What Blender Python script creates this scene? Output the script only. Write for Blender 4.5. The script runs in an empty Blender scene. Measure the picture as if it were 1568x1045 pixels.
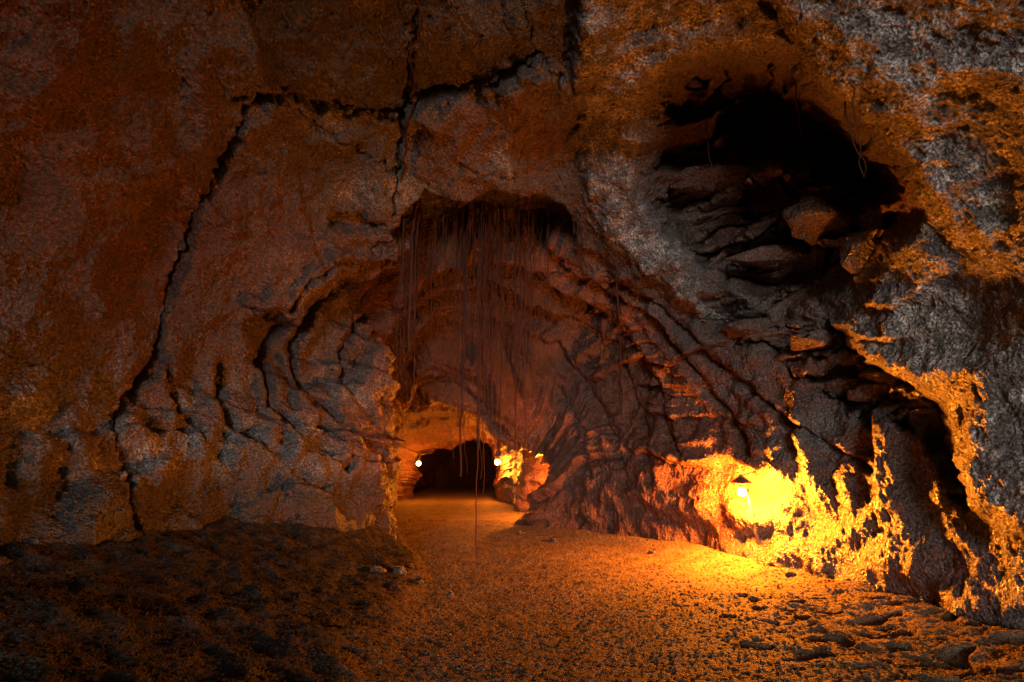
import bpy, math, numpy as np
from mathutils import Vector
rng=np.random.default_rng(7)
sc=bpy.context.scene
PITCH=math.radians(12.8); CAM=np.array([0,0,1.6]); F=784.0
cp,sp=math.cos(PITCH),math.sin(PITCH)
# ---------- image coordinate helpers (image pixel + distance down the cave -> world, and back) ----------
def W(u,v,Y):
    x=(u-784)/F; h=(522.5-v)/F
    yc=cp-sp*h; zc=sp+cp*h
    return np.array([x/yc*Y, Y, 1.6+zc/yc*Y])
def image_px(P):  # world points to image pixel coordinates and view depth
    r=P-CAM
    f=r[...,1]*cp+r[...,2]*sp; up=-r[...,1]*sp+r[...,2]*cp
    ok=f>0.6; fs=np.where(ok,f,1)
    return np.where(ok,784+F*r[...,0]/fs,-9e3),np.where(ok,522.5-F*up/fs,-9e3),f
# ---------- noise ----------
perm=rng.permutation(256); perm=np.concatenate([perm,perm]).astype(np.int32)
G=rng.normal(size=(256,3)); G/=np.linalg.norm(G,axis=1)[:,None]; G=(G*1.4).astype(np.float32)
def perlin(P):
    P=np.asarray(P,dtype=np.float32); I=np.floor(P).astype(np.int32); f=P-I; I&=255
    w=f*f*f*(f*(f*6-15)+10); out=0
    for dx in (0,1):
        a=perm[(I[...,0]+dx)&255]; wx=w[...,0] if dx else 1-w[...,0]
        for dy in (0,1):
            b=perm[(a+I[...,1]+dy)&255]; wy=w[...,1] if dy else 1-w[...,1]
            for dz in (0,1):
                c=perm[(b+I[...,2]+dz)&255]; wz=w[...,2] if dz else 1-w[...,2]
                g=G[c]
                out=out+wx*wy*wz*(g[...,0]*(f[...,0]-dx)+g[...,1]*(f[...,1]-dy)+g[...,2]*(f[...,2]-dz))
    return out
def fbm(P,o=3,gain=.5,ridge=False):
    s=0;a=1;t=0
    for i in range(o):
        n=perlin(P*(2.03**i)+i*17.3)
        if ridge: n=1-2*np.abs(n)*1.3
        s=s+a*n; t+=a; a*=gain
    return s/t
def sstep(a,b,x):
    t=np.clip((x-a)/(b-a),0,1); return t*t*(3-2*t)
def seg_dist(u,v,pts):
    d=np.full(u.shape,1e9,dtype=np.float32)
    for (x0,y0),(x1,y1) in zip(pts[:-1],pts[1:]):
        dx,dy=x1-x0,y1-y0
        t=np.clip(((u-x0)*dx+(v-y0)*dy)/(dx*dx+dy*dy+1e-6),0,1)
        d=np.minimum(d,np.hypot(u-x0-t*dx,v-y0-t*dy))
    return d
def poly_sd(u,v,pts):   # positive inside
    p=list(pts)+[pts[0]]
    d=seg_dist(u,v,p); ins=np.zeros(u.shape,bool)
    for (x0,y0),(x1,y1) in zip(p[:-1],p[1:]):
        c=((y0>v)!=(y1>v))&(u<(x1-x0)*(v-y0)/((y1-y0)+1e-9)+x0)
        ins^=c
    return np.where(ins,d,-d)
def normals(P):
    a=np.gradient(P,axis=0); b=np.gradient(P,axis=1)
    n=np.cross(a,b); n/=np.linalg.norm(n,axis=-1,keepdims=True)+1e-9
    return n
def grid_mesh(name,P,mat,attrs=None,flip=False):
    ny,nx=P.shape[:2]
    me=bpy.data.meshes.new(name)
    i=np.arange(ny*nx).reshape(ny,nx)
    q=np.stack([i[:-1,:-1],i[:-1,1:],i[1:,1:],i[1:,:-1]],-1).reshape(-1,4)
    if flip:q=q[:,::-1]
    nf=len(q)
    me.vertices.add(ny*nx); me.vertices.foreach_set('co',P.astype(np.float32).ravel())
    me.loops.add(nf*4); me.loops.foreach_set('vertex_index',q.astype(np.int32).ravel())
    me.polygons.add(nf); me.polygons.foreach_set('loop_start',np.arange(0,nf*4,4,dtype=np.int32))
    me.polygons.foreach_set('use_smooth',np.ones(nf,bool))
    me.update(calc_edges=True)
    for k,a in (attrs or {}).items():
        at=me.attributes.new(k,'FLOAT','POINT'); at.data.foreach_set('value',a.astype(np.float32).ravel())
    me.materials.append(mat)
    o=bpy.data.objects.new(name,me); sc.collection.objects.link(o); return o
# ---------- materials ----------
def new_mat(n):
    m=bpy.data.materials.new(n); m.use_nodes=True; nt=m.node_tree
    return m,nt,nt.nodes['Principled BSDF']
def N(nt,t,**k):
    n=nt.nodes.new(t)
    for a,b in k.items():
        if a in n.inputs: n.inputs[a].default_value=b
        else: setattr(n,a,b)
    return n
def noise(nt,co,scale,detail=4,rough=.6,dist=0):
    n=N(nt,'ShaderNodeTexNoise'); n.inputs['Scale'].default_value=scale; n.inputs['Detail'].default_value=detail
    n.inputs['Roughness'].default_value=rough; n.inputs['Distortion'].default_value=dist
    nt.links.new(co,n.inputs['Vector']); return n.outputs['Fac']
def ramp(nt,fac,stops):
    r=N(nt,'ShaderNodeValToRGB'); e=r.color_ramp.elements
    while len(e)<len(stops): e.new(.5)
    for k,(p,c) in zip(e,stops):
        k.position=p; k.color=(c,c,c,1) if not isinstance(c,tuple) else (*c,1)
    nt.links.new(fac,r.inputs[0]); return r.outputs[0]
def mix(nt,f,a,b,mode='MIX'):
    m=N(nt,'ShaderNodeMix'); m.data_type='RGBA'; m.blend_type=mode
    for s,x in ((m.inputs[0],f),(m.inputs[6],a),(m.inputs[7],b)):
        if isinstance(x,(int,float)): s.default_value=x
        elif isinstance(x,tuple): s.default_value=(*x,1)
        else: nt.links.new(x,s)
    return m.outputs[2]
def math_(nt,op,a,b=0.):
    m=N(nt,'ShaderNodeMath'); m.operation=op
    for s,x in zip(m.inputs,(a,b)):
        if isinstance(x,(int,float)): s.default_value=x
        else: nt.links.new(x,s)
    return m.outputs[0]
def bump(nt,h,strength,dist,prev=None):
    b=N(nt,'ShaderNodeBump'); b.inputs['Strength'].default_value=strength; b.inputs['Distance'].default_value=dist
    nt.links.new(h,b.inputs['Height'])
    if prev is not None: nt.links.new(prev,b.inputs['Normal'])
    return b.outputs[0]
def rock_material(name,attr=True):
    m,nt,b=new_mat(name)
    co=N(nt,'ShaderNodeTexCoord').outputs['Object']
    big=noise(nt,co,.7,3,.6,.4); med=noise(nt,co,5,4,.7); fine=noise(nt,co,38,3,.75)
    base=mix(nt,ramp(nt,big,[(.35,0.),(.62,1.)]),(.038,.033,.032),(.095,.084,.082))
    redc=mix(nt,ramp(nt,med,[(.35,0.),(.65,1.)]),(.048,.014,.007),(.15,.050,.025))
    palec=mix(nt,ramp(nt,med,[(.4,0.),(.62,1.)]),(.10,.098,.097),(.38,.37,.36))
    if attr:
        ra=N(nt,'ShaderNodeAttribute',attribute_name='red').outputs['Fac']
        pa=N(nt,'ShaderNodeAttribute',attribute_name='pale').outputs['Fac']
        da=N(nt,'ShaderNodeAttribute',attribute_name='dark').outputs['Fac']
    else:
        ra=ramp(nt,big,[(.4,0.),(.6,.6)]); pa=ramp(nt,med,[(.55,0.),(.75,.4)]); da=None
    c=mix(nt,ra,base,redc)
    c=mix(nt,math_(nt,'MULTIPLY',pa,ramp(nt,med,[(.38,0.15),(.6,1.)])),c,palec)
    spk=ramp(nt,fine,[(.36,.15),(.5,.8),(.66,2.5)])
    c=mix(nt,1.,c,spk,'MULTIPLY')
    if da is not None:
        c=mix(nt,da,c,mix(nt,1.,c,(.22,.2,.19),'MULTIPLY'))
    nt.links.new(c,b.inputs['Base Color'])
    nt.links.new(ramp(nt,med,[(.35,.50),(.65,.24)]),b.inputs['Roughness'])
    b.inputs['Specular IOR Level'].default_value=.75
    v=N(nt,'ShaderNodeTexVoronoi'); v.inputs['Scale'].default_value=30; nt.links.new(co,v.inputs['Vector'])
    h=math_(nt,'ADD',math_(nt,'MULTIPLY',fine,.9),math_(nt,'MULTIPLY',v.outputs['Distance'],.45))
    h=math_(nt,'ADD',h,math_(nt,'MULTIPLY',noise(nt,co,13,3,.65),1.3))
    nt.links.new(bump(nt,h,1.,.036),b.inputs['Normal'])
    return m
M_rock=rock_material('lava_rock')
M_block=rock_material('lava_block',False)

# ---------- cave wall: rings down the tube ----------
rings=[
(-8,[(-5,-.6),(-6.5,1),(-7,2.5),(-7,4),(-6,6),(-4.5,7),(-2.5,7.5),(0,7.6),(2.5,7.5),(4.5,6.8),(5.8,5.2),(6.2,3.5),(5.8,1.8),(5.2,-.6)]),
(0,[(-4.2,-.6),(-5.8,1),(-6.3,2.5),(-6.2,4),(-5.2,5.5),(-4,6.4),(-2.2,6.9),(0,7),(2.2,6.8),(3.8,6),(4.8,4.8),(5.2,3.3),(5,1.8),(4.8,-.6)]),
(3,[(-3.4,-.6),(-5.1,1),(-5.8,2.3),(-5.7,3.8),(-4.9,5.2),(-3.6,6.2),(-2,6.8),(0,6.8),(2,6.5),(3.4,5.7),(4.4,4.5),(4.8,3.2),(4.7,1.7),(4.5,-.6)]),
(5,[(-2.9,-.6),(-4.5,1.1),(-5.1,2.4),(-4.9,3.6),(-4.3,4.9),(-3.2,5.9),(-1.8,6.4),(0,6.4),(1.8,6.2),(3.2,5.5),(4.2,4.4),(4.6,3.1),(4.5,1.6),(4.3,-.6)]),
(7,[(-2.5,-.6),(-3.7,1.1),(-4.5,2.1),(-4.3,3.4),(-3.7,4.6),(-2.8,5.6),(-1.5,6.2),(0,6.2),(1.4,6.0),(2.7,5.2),(3.7,4.2),(4.2,3.0),(4.2,1.5),(4.0,-.6)]),
(8.3,[(-2.2,-.6),(-2.7,1.0),(-3.4,1.9),(-3.4,3.0),(-3.0,4.1),(-2.5,5.0),(-1.5,5.6),(0,5.8),(1.1,5.5),(2.2,4.7),(3.0,3.7),(3.6,2.6),(3.8,1.35),(3.6,-.6)]),
(9.3,[(-2.1,-.6),(-2.25,.9),(-2.4,1.8),(-2.3,2.7),(-2.35,3.6),(-2.6,4.6),(-1.7,5.6),(-.1,5.9),(1.0,5.5),(1.9,4.8),(2.6,3.8),(3.1,2.7),(3.3,1.4),(3.1,-.6)]),
(10.4,[(-2.7,-.6),(-2.8,.8),(-3.05,1.8),(-3.1,2.8),(-3.2,3.8),(-3.0,4.8),(-1.8,5.6),(-.3,5.8),(.9,5.5),(1.8,4.8),(2.4,3.8),(2.8,2.8),(2.7,1.5),(2.4,-.6)]),
(11.9,[(-3.1,-.6),(-3.3,.8),(-3.5,1.7),(-3.4,2.6),(-3.1,3.5),(-2.6,4.3),(-1.7,4.9),(-.6,5.1),(.3,4.9),(1.2,4.3),(1.8,3.4),(2.0,2.4),(1.8,1.3),(1.4,-.6)]),
(13.5,[(-3.2,-.6),(-3.3,.6),(-3.4,1.3),(-3.35,2.0),(-3.1,2.7),(-2.6,3.1),(-1.8,3.2),(-.7,2.95),(-.2,2.2),(.3,1.85),(.92,1.65),(1.05,.95),(.45,.25),(-.1,-.5)]),
(14.6,[(-4.2,-.6),(-4.6,.6),(-4.9,1.3),(-4.9,2.2),(-4.5,2.9),(-3.8,3.4),(-2.5,3.6),(-1,3.5),(.2,3.3),(1.0,2.9),(1.6,2.4),(1.8,1.7),(1.7,.9),(1.4,-.6)]),
(16.2,[(-4.8,-.6),(-5.3,.6),(-5.6,1.3),(-5.5,2.2),(-4.9,2.9),(-4.1,3.4),(-2.8,3.7),(-1.4,3.6),(-.4,3.3),(.2,2.8),(.5,2.2),(.5,1.5),(.35,.8),(.1,-.6)]),
(18,[(-5.2,-.6),(-5.8,.6),(-6,1.3),(-5.9,2.1),(-5.4,2.7),(-4.4,3.2),(-3,3.4),(-1.6,3.3),(-.6,3.0),(-.1,2.6),(.2,2.0),(.25,1.5),(.2,.8),(.1,-.6)]),
(20.5,[(-4.2,-.6),(-4.1,.4),(-3.9,.9),(-3.95,1.4),(-3.6,1.9),(-3.2,2.15),(-2.5,2.2),(-1.8,2.5),(-1.3,2.55),(-.8,2.2),(-.6,1.6),(-.45,1.1),(-.6,.5),(-.4,-.6)]),
(24,[(-4.8,-.6),(-4.9,.5),(-5,1.1),(-4.9,1.7),(-4.5,2.2),(-3.8,2.6),(-3,2.8),(-2.1,2.8),(-1.2,2.6),(-.6,2.2),(-.3,1.7),(-.2,1.2),(-.2,.6),(-.3,-.6)]),
(30,[(-4.2,-.6),(-4.3,.4),(-4.3,.9),(-4.2,1.4),(-3.9,1.8),(-3.4,2.1),(-2.8,2.3),(-2.1,2.3),(-1.5,2.1),(-1.1,1.8),(-.9,1.4),(-.8,1.0),(-.8,.5),(-.9,-.6)]),
(32,[(-2.6,-.8)]*14)]
RY=np.array([r[0] for r in rings],float); RC=np.array([r[1] for r in rings],float)
def hermite(xs,V,q):
    T=np.zeros_like(V); sh=(-1,)+(1,)*(V.ndim-1)
    h=np.diff(xs).reshape(sh); s=np.diff(V,axis=0)/h
    T[1:-1]=(s[:-1]*h[1:]+s[1:]*h[:-1])/(h[1:]+h[:-1]); T[0]=s[0]; T[-1]=s[-1]
    T*=.9
    i=np.clip(np.searchsorted(xs,q,side='right')-1,0,len(xs)-2)
    hh=(xs[i+1]-xs[i]).reshape(sh); t=((q-xs[i])/(xs[i+1]-xs[i])).reshape(sh)
    return (2*t**3-3*t**2+1)*V[i]+(t**3-2*t**2+t)*hh*T[i]+(-2*t**3+3*t**2)*V[i+1]+(t**3-t**2)*hh*T[i+1]
qy=np.concatenate([np.linspace(-8,1,60,endpoint=False),np.linspace(1,3,70,endpoint=False),np.linspace(3,14.5,760,endpoint=False),
   np.linspace(14.5,21,190,endpoint=False),np.linspace(21,32,60)])
NS=1050; qs=np.linspace(0,13,NS)
A=hermite(RY,RC,qy)                                # NY,14,2
B=hermite(np.arange(14.),np.swapaxes(A,0,1),qs)    # NS,NY,2
B=np.swapaxes(B,0,1)
P=np.empty((len(qy),NS,3)); P[...,0]=B[...,0]; P[...,2]=B[...,1]; P[...,1]=qy[:,None]
S=np.broadcast_to(qs[None],P.shape[:2])
n=normals(P)
if n[len(qy)//3,NS//2,2]<0: n=-n      # outward: up at the roof
Y=P[...,1]
amp=1-.5*sstep(11,13.5,Y)
d=.36*fbm(P*.42,3,.42)*amp-.12*(fbm(P*1.0+5,2,.45,True)-.3)*amp
# lengthwise flow ledges (old lava levels) in the throat of the tube
wp=fbm(P*.55,2); wp2=fbm(P*1.9+3,3)
sw=S*1.75+.8*wp+.14*wp2
fr=sw-np.floor(sw); h_=(perm[np.floor(sw).astype(int)&255]/255.)
def sawf(fr,k): return np.where(fr<k,fr/k,(1-fr)/(1-k))
saw=sawf(fr,.82)*(.35+.65*h_)*(.5+.5*sstep(-.35,.35,perlin(P*.9+61)))
sw2=S*5.1+1.6*wp+.3*wp2; saw2=sawf(sw2-np.floor(sw2),.72)*sstep(-.1,.45,perlin(P*1.1+21))
thr=sstep(7.0,8.6,Y)*(1-.5*sstep(13,15,Y))
roof=sstep(3.6,4.6,S)*sstep(9.4,8.4,S)
d-=(.29*saw+.08*saw2)*thr*(1-.75*roof)*sstep(.8,2.2,S)*(1-.6*sstep(12,12.8,S))
# flow lines on the near walls
sw3=S*2.6+1.0*wp+.25*wp2; saw3=sawf(sw3-np.floor(sw3),.8)*sstep(-.15,.3,perlin(P*.7+33))
d-=.10*saw3*(1-thr)*sstep(2,4,Y)*(1-sstep(4,5,S)*sstep(11,10,S))
# transverse rims round the throat
rb=Y*1.05+.55*wp+.18*wp2+.2*np.sin(S*1.3); rim=sawf(rb-np.floor(rb),.25)
rb2=Y*3.4+1.3*wp+.5*wp2; rim2=sawf(rb2-np.floor(rb2),.3)*sstep(-.2,.4,perlin(P*.8+91))
d-=(.42*rim+.10*rim2)*sstep(8.6,9.8,Y)*(1-.6*sstep(12.8,14,Y))*np.clip(roof+.5*sstep(4.,3.,S),0,1)
# vertical drip flutes low on the walls
fl=perlin(P*np.array([3.0,3.0,.42])+31)
lowm=np.exp(-((P[...,2]-1.9)/1.0)**2)
d+=.24*fl*lowm*sstep(3,5,Y)*amp*(1-.6*thr*(S>6))
P1=P+n*d[...,None]
# ---------- wall features outlined in image pixel coordinates ----------
u,v,dep=image_px(P1)
wu=fbm(P1*1.7+3,3)*26; wv=fbm(P1*1.7+43,3)*26
uu=u+wu; vv=v+wv
near=(Y>2)&(Y<11.5)
ray=P1-CAM; ray/=np.linalg.norm(ray,axis=-1,keepdims=True)
ro=np.zeros(Y.shape); no=np.zeros(Y.shape)
cav=[(985,250),(1010,130),(1060,95),(1150,85),(1225,90),(1270,150),(1330,190),(1385,260),(1405,330),(1340,400),(1270,480),(1200,500),(1100,440),(1050,400),(1000,330)]
sdc=poly_sd(uu,vv,cav); cavm=sstep(-6,45,sdc)*near
ro+=.65*cavm
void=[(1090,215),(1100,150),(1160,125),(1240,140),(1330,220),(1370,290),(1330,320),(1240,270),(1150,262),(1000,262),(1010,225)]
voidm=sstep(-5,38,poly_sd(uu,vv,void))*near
ro+=1.1*voidm
band=[(1060,450),(1200,480),(1268,500),(1340,570),(1430,620),(1460,700),(1480,780),(1450,770),(1410,680),(1300,640),(1180,560),(1080,500)]
bandm=sstep(-5,25,poly_sd(uu,vv,band))*near
ro+=.28*bandm
bould=[(1225,80),(1270,150),(1330,185),(1392,260),(1412,330),(1345,410),(1268,500),(1330,560),(1430,610),(1480,770),(1568,840),(2600,900),(2600,-900),(1100,-900),(1170,0)]
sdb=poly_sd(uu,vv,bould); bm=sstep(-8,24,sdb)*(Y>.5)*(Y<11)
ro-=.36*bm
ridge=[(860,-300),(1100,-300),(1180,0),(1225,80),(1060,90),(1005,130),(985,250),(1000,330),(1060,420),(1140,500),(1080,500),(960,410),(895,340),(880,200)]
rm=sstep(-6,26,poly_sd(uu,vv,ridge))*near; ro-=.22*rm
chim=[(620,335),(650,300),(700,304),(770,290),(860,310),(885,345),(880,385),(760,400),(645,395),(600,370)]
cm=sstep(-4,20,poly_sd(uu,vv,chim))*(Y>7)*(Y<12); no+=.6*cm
nick=[(498,335),(560,322),(600,350),(560,362),(505,360)]
no+=.22*sstep(-3,14,poly_sd(uu,vv,nick))*near
# hollow under the glowing ledge on the left, bulging fluted shelf beneath it
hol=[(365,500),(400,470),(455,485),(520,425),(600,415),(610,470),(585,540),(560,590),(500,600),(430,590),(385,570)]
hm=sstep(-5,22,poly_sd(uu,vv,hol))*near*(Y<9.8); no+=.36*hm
lip=[(380,470),(455,470),(520,410),(610,395),(612,375),(510,385),(440,445),(370,450)]
no-=.16*sstep(-6,12,poly_sd(uu,vv,lip))*near*(Y<9.8)
shelf=[(240,600),(330,590),(420,605),(520,615),(570,640),(560,735),(430,740),(240,730)]
no-=.20*sstep(-5,35,poly_sd(uu,vv,shelf))*near*(Y<9.8)
low=[(200,735),(560,745),(600,780),(600,840),(420,850),(180,820)]
no+=.12*sstep(-5,30,poly_sd(uu,vv,low))*near
niche=[(1045,735),(1100,690),(1150,700),(1230,735),(1310,800),(1270,835),(1150,800),(1085,790)]
nm=sstep(-5,40,poly_sd(uu,vv,niche))*near; no+=.14*nm
# sweeping flow grooves curving into the tunnel
ku=u+wu*.45; kv=v+wv*.45
for pts,w,dp in [([(610,425),(540,440),(485,485),(455,540),(468,600),(515,650),(575,690)],6,.12),
  ([(605,470),(562,492),(532,540),(538,595),(575,645)],5,.10),
  ([(440,500),(402,550),(408,620),(450,680),(530,722)],6,.12),
  ([(330,560),(325,620),(350,670),(420,715),(500,745)],6,.10),
  ([(250,560),(262,640),(300,700),(360,735)],5,.07),
  ([(600,395),(520,398),(470,430),(440,470)],5,.10),
  ([(850,530),(900,590),(930,640),(950,710)],6,.12),
  ([(880,450),(960,515),(1010,600),(1035,700)],6,.13),
  ([(820,420),(900,430),(990,480),(1060,560),(1120,640),(1145,690)],6,.13),
  ([(930,420),(1010,470),(1090,550),(1200,640),(1330,720)],5,.10),
  ([(860,600),(890,660),(900,730)],5,.09),([(960,560),(985,640),(995,740)],5,.09)]:
    ds=seg_dist(ku,kv,pts)
    no+=(dp*np.exp(-(ds/w)**2)-.45*dp*np.exp(-((ds-2.2*w)/(1.5*w))**2))*(Y>4)*(Y<13)
# plates
plateL=[(372,190),(345,240),(295,340),(248,480),(235,560),(180,640),(178,700),(220,800),(420,800),(520,560),(480,380),(420,150)]
no-=.08*sstep(-3,8,poly_sd(uu,vv,plateL))*near
plateC=[(300,-200),(420,150),(480,172),(560,184),(618,190),(636,165),(720,145),(790,125),(822,98),(880,140),(900,-200)]
pcm=sstep(-3,5,poly_sd(u+wu*.3,v+wv*.3,plateC))*near
no+=.16*pcm
plateD=[(420,150),(470,175),(560,240),(610,268),(618,190),(560,184)]
no+=.08*sstep(-3,5,poly_sd(u+wu*.3,v+wv*.3,plateD))*near
slab=[(640,180),(720,150),(820,120),(880,230),(840,300),(730,318),(660,290),(625,265)]
no-=.10*sstep(-3,16,poly_sd(uu,vv,slab))*near
# cracks
ju=u+fbm(P1*5+8,2)*14; jv=v+fbm(P1*5+28,2)*14
cw=.55+.8*sstep(-.4,.4,perlin(P1*2.3+5))
cracks=[([(420,150),(372,170),(372,195),(342,240),(295,340),(248,480),(238,550),(200,600),(180,640),(178,700),(205,760),(235,840),(285,895)],3.2,.18),
 ([(360,150),(420,150),(480,172),(560,184),(618,190),(636,165),(720,145),(790,125),(822,98),(860,130)],4.2,.22),
 ([(642,-40),(632,80),(618,190),(612,275),(600,330)],2.6,.13),
 ([(440,165),(520,215),(565,245),(612,272)],2.6,.11),
 ([(822,98),(800,40),(790,-40)],2.5,.1),
 ([(0,540),(100,575),(190,590),(235,560)],2.2,.05),
 ([(1265,500),(1330,560),(1430,615),(1475,780)],6,.22),
 ([(700,240),(730,262),(790,270)],2,.05)]
for pts,w,dp in cracks:
    ds=seg_dist(ju,jv,pts); no+=dp*np.exp(-(ds/(w*cw))**2)*near
# broken, layered shelves inside the cavity
rough=np.clip(cavm+bandm,0,1)*(1-.4*voidm)
idx=np.where(rough>.02); pb=(P1[idx]+.12*np.stack([wu[idx],wv[idx],wu[idx]],-1)/10)*np.array([.62,.62,2.9])
ib=np.floor(pb).astype(int); f1=np.full(len(pb),9.); f2=f1.copy(); val=np.zeros(len(pb))
for a in (-1,0,1):
  for b_ in (-1,0,1):
    for c in (-1,0,1):
        cc=ib+np.array([a,b_,c]); h=perm[(perm[(perm[cc[:,0]&255]+cc[:,1])&255]+cc[:,2])&255]
        off=cc+.5+.36*G[h]
        rel=pb-off; dd=np.linalg.norm(rel,axis=1); cl=dd<f1
        f2=np.where(cl,f1,np.minimum(f2,dd)); f1=np.where(cl,dd,f1)
        val=np.where(cl,(h/255.)+.4*(rel*G[(h*7)&255]).sum(1),val)
zz=P1[idx][:,2]*2.3+.5*wp[idx]+.25*wp2[idx]; st_=sawf(zz-np.floor(zz),.12)
ro[idx]+=rough[idx]*((val-.5)*.75+.30*(1-sstep(.0,.08,f2-f1))+.35*(st_-.5))
P2=P1+ray*ro[...,None]+n*no[...,None]
# ---------- fine relief ----------
n2=normals(P2)
s_=np.sign((n2*n).sum(-1,keepdims=True)); n2*=np.where(s_==0,1,s_)
f=-.030*fbm(P2*2.2,2,.5,True)
f+=.034*fbm(P2*7+3,3,.6)*(.35+.65*sstep(-.3,.4,perlin(P2*.8+77)))
f+=.019*perlin(P2*21.)
pits=perlin(P2*np.array([8,8,5.])+55); f+=.022*sstep(.25,.6,pits)
P3=P2+n2*(f*np.where(Y>12,.7,1))[...,None]
# ---------- rock staining, with shade painted into dark ----------
st=fbm(P2*.55+12,3)
red=sstep(-.05,.35,st)*.45
leftup=sstep(-2.2,-4.2,P2[...,0])*sstep(2.0,3.4,P2[...,2]); red+=.5*leftup
red+=.85*sstep(8.0,9.4,Y)+.4*cavm+.6*sstep(.2,-.2,perlin(P2*1.3+9))*(P2[...,0]>2.2)*sstep(3.6,2.6,P2[...,2])
red+=.45*sstep(-3,16,poly_sd(uu,vv,slab))*near
red=np.clip(red*(1-.95*bm)*(1-.6*rm),0,1)
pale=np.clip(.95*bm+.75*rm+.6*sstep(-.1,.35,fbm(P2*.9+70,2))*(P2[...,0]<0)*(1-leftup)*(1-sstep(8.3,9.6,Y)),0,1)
lowdark=(P2[...,0]<-1)*sstep(1.5,1.15,P2[...,2]+.15*wp2)*(Y<10)  # shadow along the foot of the left wall, put into the rock colour
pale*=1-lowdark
dark=np.clip(.9*cm*(Y<11)+.7*sstep(.3,.6,-st)+.6*voidm+.65*sstep(9.4,10.6,Y)*sstep(2.6,3.8,P2[...,2])*(Y<14)+.75*pcm+.5*leftup+.75*lowdark+.3*hm,0,1)  # gloom painted into chimney, throat roof, hollows, dim ceiling, left foot; st is staining
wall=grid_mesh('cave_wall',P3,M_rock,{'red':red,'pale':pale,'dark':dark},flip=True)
U3,V3,D3=image_px(P3)
def wall_at(u0,v0,r=5):
    m=(np.abs(U3-u0)<r)&(np.abs(V3-v0)<r)&(Y>1.5)
    k=np.where(m); j=np.argmin(D3[k]); return P3[k[0][j],k[1][j]]

# ---------- ground ----------
by=np.array([-8,3,4.2,7.7,10,13.5,16,20,32.]); bx=np.array([-.3,-.5,-.65,-1.15,-1.9,-3.0,-4.2,-4,-4.5])
wy=np.array([-8,0,3,5,7,8.3,9.3,10.4,11.9,13.5,16,32.]); wx=np.array([-6.5,-6,-5.3,-4.7,-3.9,-2.7,-2.25,-2.8,-3.2,-3.3,-4.9,-5.5])
bh=np.array([.95,.95,.95,.9,.8,.6,.4,.3,.2,.15,.1,.1])
def ground(x,y):
    xb=np.interp(y,by,bx); xw=np.interp(y,wy,wx); H=np.interp(y,wy,bh)
    p=np.stack([x,y,x*0],-1)
    xb=xb+.22*fbm(p*.9,2)
    t=np.clip((xb-x)/np.maximum(xb-xw,.3),0,1.6)
    z=H*np.where(t<1,t**1.25,1+.6*(t-1))
    bank=sstep(0,.22,t)
    z+=.05*fbm(p*.6+4,2)
    z+=bank*(.08*fbm(p*.9+8,2)+.05*fbm(p*1.7+8,2,.5,True)+.02*perlin(p*6.))
    # trodden, lumpy clods at the right foreground
    cl=sstep(1.4,3.0,x)*sstep(7.8,6.2,y)
    z+=cl*(.09*fbm(p*np.array([1.9,3.0,1])+3,4,.5)-.05*sstep(.15,.4,perlin(p*np.array([3.2,5.,1])+71))+.02)
    z+=.010*fbm(p*7.+1,2)+.25*sstep(.9,0,np.abs(x-np.interp(y,[0,5,7,8.3,10,11,13.5],[4.8,4.3,4.0,3.6,2.7,1.8,0])))*(y<13)*sstep(0,3,x)*.5
    return z,bank
gy=np.concatenate([np.linspace(-9,2.5,60,endpoint=False),np.linspace(2.5,10,650,endpoint=False),np.linspace(10,16,260,endpoint=False),np.linspace(16,34,150)])
gx=np.concatenate([np.linspace(-9,-6,12,endpoint=False),np.linspace(-6,5.5,900),np.linspace(5.6,9,12)])
X,YY=np.meshgrid(gx,gy); Z,bank=ground(X,YY)
GP=np.stack([X,YY,Z],-1)
GP[...,2]+=.008*perlin(np.stack([X*16,YY*16,X*0],-1))+.007*perlin(np.stack([X*31,YY*31,X*0],-1))
m,nt,b=new_mat('cinder_ground')
co=N(nt,'ShaderNodeTexCoord').outputs['Object']
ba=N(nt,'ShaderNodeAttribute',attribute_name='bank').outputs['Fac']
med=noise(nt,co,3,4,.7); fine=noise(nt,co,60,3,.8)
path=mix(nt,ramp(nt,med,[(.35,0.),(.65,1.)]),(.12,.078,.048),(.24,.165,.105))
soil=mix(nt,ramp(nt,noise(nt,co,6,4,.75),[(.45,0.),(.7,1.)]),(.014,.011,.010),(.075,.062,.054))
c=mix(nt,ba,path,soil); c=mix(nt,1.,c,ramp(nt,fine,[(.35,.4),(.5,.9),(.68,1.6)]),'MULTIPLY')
nt.links.new(c,b.inputs['Base Color']); b.inputs['Roughness'].default_value=.8; b.inputs['Specular IOR Level'].default_value=.3
vo=N(nt,'ShaderNodeTexVoronoi'); vo.inputs['Scale'].default_value=52; nt.links.new(co,vo.inputs['Vector'])
h=math_(nt,'ADD',math_(nt,'MULTIPLY',vo.outputs['Distance'],.8),math_(nt,'MULTIPLY',noise(nt,co,100,2,.8),.6))
h=math_(nt,'ADD',h,math_(nt,'MULTIPLY',noise(nt,co,14,3,.7),.8))
nt.links.new(bump(nt,h,1.,.022),b.inputs['Normal'])
M_ground=m
grid_mesh('ground',GP,M_ground,{'bank':bank},flip=False)
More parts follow.
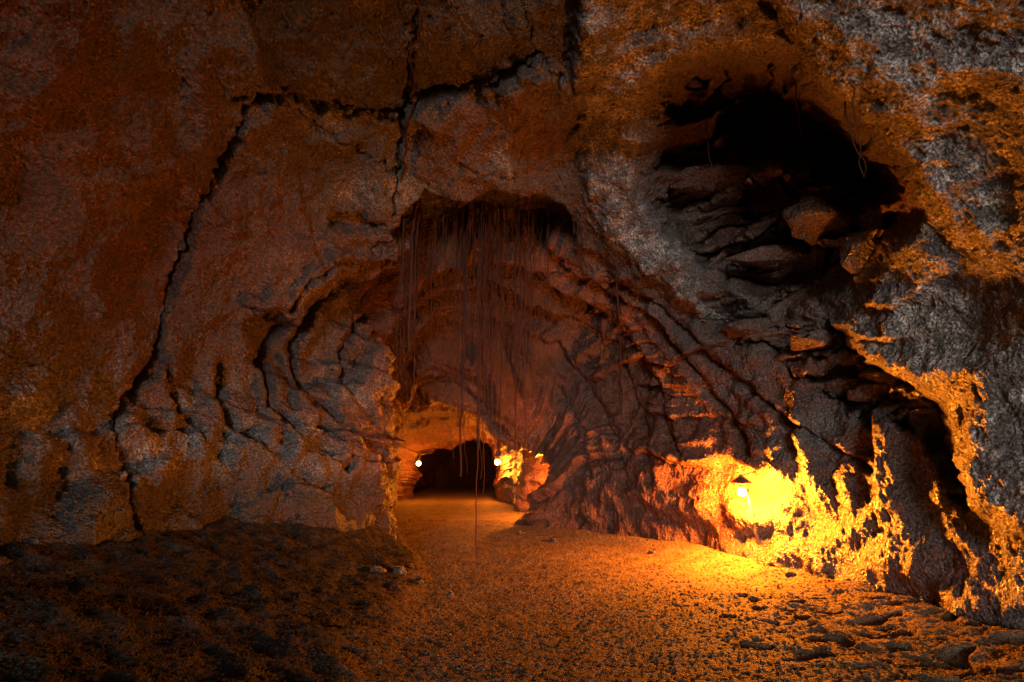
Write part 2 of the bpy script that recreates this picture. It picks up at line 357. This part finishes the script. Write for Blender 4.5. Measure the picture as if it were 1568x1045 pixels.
# ---------- gravel ----------
def ico():
    t=(1+5**.5)/2
    V=np.array([(-1,t,0),(1,t,0),(-1,-t,0),(1,-t,0),(0,-1,t),(0,1,t),(0,-1,-t),(0,1,-t),(t,0,-1),(t,0,1),(-t,0,-1),(-t,0,1)],float)
    V/=np.linalg.norm(V[0])
    Fc=np.array([(0,11,5),(0,5,1),(0,1,7),(0,7,10),(0,10,11),(1,5,9),(5,11,4),(11,10,2),(10,7,6),(7,1,8),(3,9,4),(3,4,2),(3,2,6),(3,6,8),(3,8,9),(4,9,5),(2,4,11),(6,2,10),(8,6,7),(9,8,1)])
    return V,Fc
IV,IF=ico()
def scatter(name,n,mat,xr,yr,smin,smax,pw=3):
    x=rng.uniform(*xr,n); y=yr[0]+(yr[1]-yr[0])*rng.uniform(0,1,n)**1.5
    z,bk=ground(x,y)
    s=smin+(smax-smin)*rng.uniform(0,1,n)**pw
    R=rng.normal(size=(n,3,3)); R,_=np.linalg.qr(R)
    V=IV[None]*(1+.28*rng.normal(size=(n,12,1)).clip(-1.3,1.3))*np.array([1,.8,.6])
    V=np.einsum('nij,nkj->nki',R,V)*s[:,None,None]; V[...,2]*=.8
    V+=np.stack([x,y,z+s*.15],-1)[:,None]
    Fa=(IF[None]+np.arange(n)[:,None,None]*12).reshape(-1,3)
    me=bpy.data.meshes.new(name); me.vertices.add(n*12); me.vertices.foreach_set('co',V.astype(np.float32).ravel())
    me.loops.add(len(Fa)*3); me.loops.foreach_set('vertex_index',Fa.astype(np.int32).ravel())
    me.polygons.add(len(Fa)); me.polygons.foreach_set('loop_start',np.arange(0,len(Fa)*3,3,dtype=np.int32))
    me.update(calc_edges=True); me.materials.append(mat)
    at=me.attributes.new('bank','FLOAT','POINT'); at.data.foreach_set('value',np.repeat(bk,12).astype(np.float32))
    o=bpy.data.objects.new(name,me); sc.collection.objects.link(o)
scatter('gravel',50000,M_ground,(-5.5,4.6),(3.2,14),.005,.024,3.5)
# ---------- angular rocks ----------
import bmesh
def rock(name,loc,size,seed,rot=0,mat=None,tilt=.2):
    r=np.random.default_rng(seed); bm_=bmesh.new()
    for i in range(16):
        p=r.normal(size=3); p/=np.linalg.norm(p); p=np.sign(p)*np.abs(p)**.6
        bm_.verts.new(p*np.array(size))
    res=bmesh.ops.convex_hull(bm_,input=bm_.verts)
    for g in [g for g in bm_.verts if not g.link_faces]: bm_.verts.remove(g)
    bmesh.ops.bevel(bm_,geom=list(bm_.edges),offset=min(size)*.05,segments=2,affect='EDGES')
    bmesh.ops.triangulate(bm_,faces=bm_.faces)
    bmesh.ops.subdivide_edges(bm_,edges=bm_.edges,cuts=3,use_grid_fill=True)
    co=np.array([w.co[:] for w in bm_.verts]); k=fbm(co*3.5+seed,3)*.10*min(size)/.3
    bm_.normal_update()
    for w,kk in zip(bm_.verts,k): w.co+=w.normal*float(kk)
    me=bpy.data.meshes.new(name); bm_.to_mesh(me); bm_.free(); me.materials.append(mat or M_block)
    for p in me.polygons: p.use_smooth=True
    o=bpy.data.objects.new(name,me); o.location=loc; o.rotation_euler=(r.uniform(-tilt,tilt),r.uniform(-tilt,tilt),rot); sc.collection.objects.link(o)
for k,(a,b_,back,sz,ro_) in enumerate([(1262,335,-.35,(.42,.4,.27),.5),(1110,285,.15,(.85,.4,.11),.1),(1080,345,.2,(.7,.4,.11),-.2),(1190,395,.2,(.9,.4,.12),.2),
     (1330,385,.0,(.3,.3,.26),.2),(1250,520,.1,(.5,.3,.13),.3),(1340,600,.1,(.35,.3,.15),.7),(1150,500,.1,(.5,.35,.11),.2)]):
    p=wall_at(a,b_); dr=(p-CAM)/np.linalg.norm(p-CAM)
    rock('rock',Vector(p+dr*back),sz,40+k,ro_,tilt=.12)
for k,(a,b_,Yd,s) in enumerate([(612,885,7.4,.11),(640,902,7.1,.09),(628,870,7.8,.07),(575,900,7.1,.12),(690,925,6.6,.05),(850,832,10.6,.12),(800,818,11.5,.09),(1000,842,9.3,.08),(1210,900,7.3,.1),(1300,925,6.7,.08)]):
    q=W(a,b_,Yd); z,_=ground(np.array([q[0]]),np.array([q[1]]))
    rock('rock',Vector((q[0],q[1],z[0]+s*.2)),(s,s*.8,s*.6),80+k,k,M_block)
# ---------- hanging roots ----------
m,nt,b=new_mat('root_bark'); co=N(nt,'ShaderNodeTexCoord').outputs['Object']
nt.links.new(mix(nt,noise(nt,co,12,4),(.012,.005,.004),(.07,.024,.014)),b.inputs['Base Color']); b.inputs['Roughness'].default_value=.85
b.inputs['Specular IOR Level'].default_value=.25
cu=bpy.data.curves.new('hanging_roots','CURVE'); cu.dimensions='3D'; cu.bevel_depth=1; cu.bevel_resolution=2
def strand(pts,r0,r1):
    s=cu.splines.new('POLY'); s.points.add(len(pts)-1); L=len(pts)
    for i,p in enumerate(pts):
        s.points[i].co=(*p,1); s.points[i].radius=r0+(r1-r0)*i/(L-1)
def hang(u0,vb,Yd,r,top=6.7,sway=.05,seed=0):
    e=W(u0,vb,Yd); x0=e[0]; zb=e[2]; L=top-zb; nseg=max(6,int(L/.12)); ph=rng.uniform(0,99)
    t=np.arange(nseg+1)/nseg; z=top-L*t
    q=np.stack([z*1.1,z*0+ph,z*0],-1); q2=q+50
    dx=sway*perlin(q)+.02*perlin(q*4); dy=sway*perlin(q2)+.02*perlin(q2*4)
    strand(np.stack([x0+dx,Yd+dy,z],-1),r,r*.55)
for (a,b_,Yd,r) in [(624,540,8.2,.034),(612,450,8.0,.02),(633,500,8.3,.02),(605,570,8.4,.013),(632,615,8.6,.017),(704,730,9.0,.026),(710,600,9.0,.016),
   (728,870,8.9,.016),(732,690,8.9,.026),(722,560,8.9,.019),(745,520,8.8,.013),(766,720,9.1,.020),(768,580,9.1,.016),(790,690,9.2,.027),(797,580,9.2,.018),(805,730,9.2,.015),
   (886,400,8.0,.02),(880,360,7.9,.014),(893,430,8.1,.010),(955,640,8.6,.012),(950,540,8.5,.013),(680,470,8.7,.013),(660,520,8.6,.012),(840,480,8.9,.013),(815,640,9.1,.013),(752,660,9.0,.013),(738,760,9.0,.011),(700,640,8.8,.012)]:
    hang(a,b_,Yd,r)
for i in range(70):
    hang(rng.choice([rng.uniform(600,640),rng.uniform(690,830),rng.uniform(640,880)]),rng.uniform(370,620),rng.uniform(8.2,9.3),rng.uniform(.003,.009),sway=.12)
for i in range(24):
    hang(rng.uniform(690,820),rng.uniform(560,740),rng.uniform(8.6,9.3),rng.uniform(.004,.010),sway=.09)
# root hanging down the ceiling crack
pts=[]
for t in np.linspace(0,1,26):
    p=wall_at(640-24*t+3*math.sin(t*15),10+270*t); dr=(p-CAM)/np.linalg.norm(p-CAM); pts.append(p-dr*.03)
strand(pts,.012,.016)
for (a0,b0,a1,b1) in [(1280,160,1330,225),(1290,140,1300,250),(1200,110,1210,190),(1075,200,1085,300)]:
    p=wall_at(a0,b0); q=wall_at(a1,b1); qq=[]
    for t in np.linspace(0,1,14): qq.append(p*(1-t)+(q*.25+p*.75)*t+np.array([0,-.1,-.8*t])+rng.normal(size=3)*.012)
    strand(qq,.009,.004)
o=bpy.data.objects.new('hanging_roots',cu); sc.collection.objects.link(o); cu.materials.append(m)

# ---------- lamps ----------
mm,nt,b=new_mat('lamp_metal'); b.inputs['Base Color'].default_value=(.18,.16,.13,1); b.inputs['Metallic'].default_value=.7
nt.links.new(ramp(nt,noise(nt,N(nt,'ShaderNodeTexCoord').outputs['Object'],30),[(.3,.3),(.7,.6)]),b.inputs['Roughness'])
me_,nt,b=new_mat('lamp_bulb'); b.inputs['Emission Color'].default_value=(1,.38,.06,1); b.inputs['Emission Strength'].default_value=32
wd,nt,b=new_mat('weathered_stake'); nt.links.new(mix(nt,noise(nt,N(nt,'ShaderNodeTexCoord').outputs['Object'],25),(.12,.07,.04),(.3,.2,.12)),b.inputs['Base Color'])
def part(par,name,fn,mat,loc=(0,0,0),rot=(0,0,0)):
    bm_=bmesh.new(); fn(bm_); me=bpy.data.meshes.new(name); bm_.to_mesh(me); bm_.free(); me.materials.append(mat)
    for p in me.polygons:p.use_smooth=True
    o=bpy.data.objects.new(name,me); sc.collection.objects.link(o); o.parent=par; o.location=loc; o.rotation_euler=rot; return o
def lamp(loc,power,s=1.,stake=0,rad=.08,col=(1,.235,.012),hood=.055):
    e=bpy.data.objects.new('cave_lamp',None); sc.collection.objects.link(e); e.location=loc
    part(e,'bulb',lambda b:bmesh.ops.create_uvsphere(b,u_segments=16,v_segments=12,radius=.05*s),me_)
    part(e,'bulb_neck',lambda b:bmesh.ops.create_cone(b,cap_ends=True,segments=16,radius1=.02*s,radius2=.018*s,depth=.05*s),mm,(0,0,.07*s))
    part(e,'hood',lambda b:bmesh.ops.create_cone(b,cap_ends=False,segments=24,radius1=hood*s,radius2=.02*s,depth=.07*s),mm,(0,0,.13*s))
    part(e,'hood_cap',lambda b:bmesh.ops.create_uvsphere(b,u_segments=12,v_segments=8,radius=.022*s),mm,(0,0,.165*s))
    part(e,'bracket',lambda b:bmesh.ops.create_cone(b,cap_ends=True,segments=8,radius1=.008,radius2=.008,depth=.6),mm,(.25,.15,.2*s),(0,math.radians(80),math.radians(30)))
    if stake:
        part(e,'stake',lambda b:bmesh.ops.create_cone(b,cap_ends=True,segments=10,radius1=.03,radius2=.022,depth=stake),wd,(.14,-.02,-stake/2+.05),(math.radians(3),math.radians(-8),0))
    L=bpy.data.lights.new('lamp_light','POINT'); L.energy=power; L.color=col; L.shadow_soft_size=rad*s
    lo=bpy.data.objects.new('lamp_light',L); sc.collection.objects.link(lo); lo.parent=e; lo.location=(0,0,-.02)
    return e
p=wall_at(1128,745,9); dr=(p-CAM); dr/=np.linalg.norm(dr)
L1=p-dr*.42; print('lamp1',L1); lamp(Vector(L1),3700,1.4,stake=1.15,hood=.12)
q=W(641,710,19.6); lamp(Vector(q),260,1.8)
q=W(762,708,19.6); lamp(Vector(q),700,2.3)
lamp(Vector((1.08,14.5,1.3)),1600,1.)
# ---------- daylight from the entrance behind ----------
w=bpy.data.worlds.new('World'); sc.world=w; w.use_nodes=True; nt=w.node_tree
sky=nt.nodes.new('ShaderNodeTexSky'); sky.sky_type='NISHITA'; sky.sun_disc=False
el=math.radians(4)
sky.sun_elevation=el; sky.sun_rotation=math.radians(187)
nt.links.new(sky.outputs[0],nt.nodes['Background'].inputs[0]); nt.nodes['Background'].inputs[1].default_value=.10
sd=bpy.data.lights.new('sun','SUN'); sd.energy=1.6; sd.angle=math.radians(13); sd.color=(1,.97,.95)
so=bpy.data.objects.new('sun',sd); sc.collection.objects.link(so)
dirv=Vector((.12,1,-math.tan(el))); so.rotation_euler=dirv.to_track_quat('-Z','Y').to_euler()
# ---------- camera ----------
cd=bpy.data.cameras.new('camera'); cd.lens=18; cd.sensor_width=36; cd.clip_end=200; cd.clip_start=.05
c=bpy.data.objects.new('camera',cd); sc.collection.objects.link(c); c.location=tuple(CAM); c.rotation_euler=(math.radians(90)+PITCH,0,0); sc.camera=c
sc.view_settings.view_transform='Standard'; sc.view_settings.look='None'; sc.view_settings.exposure=0
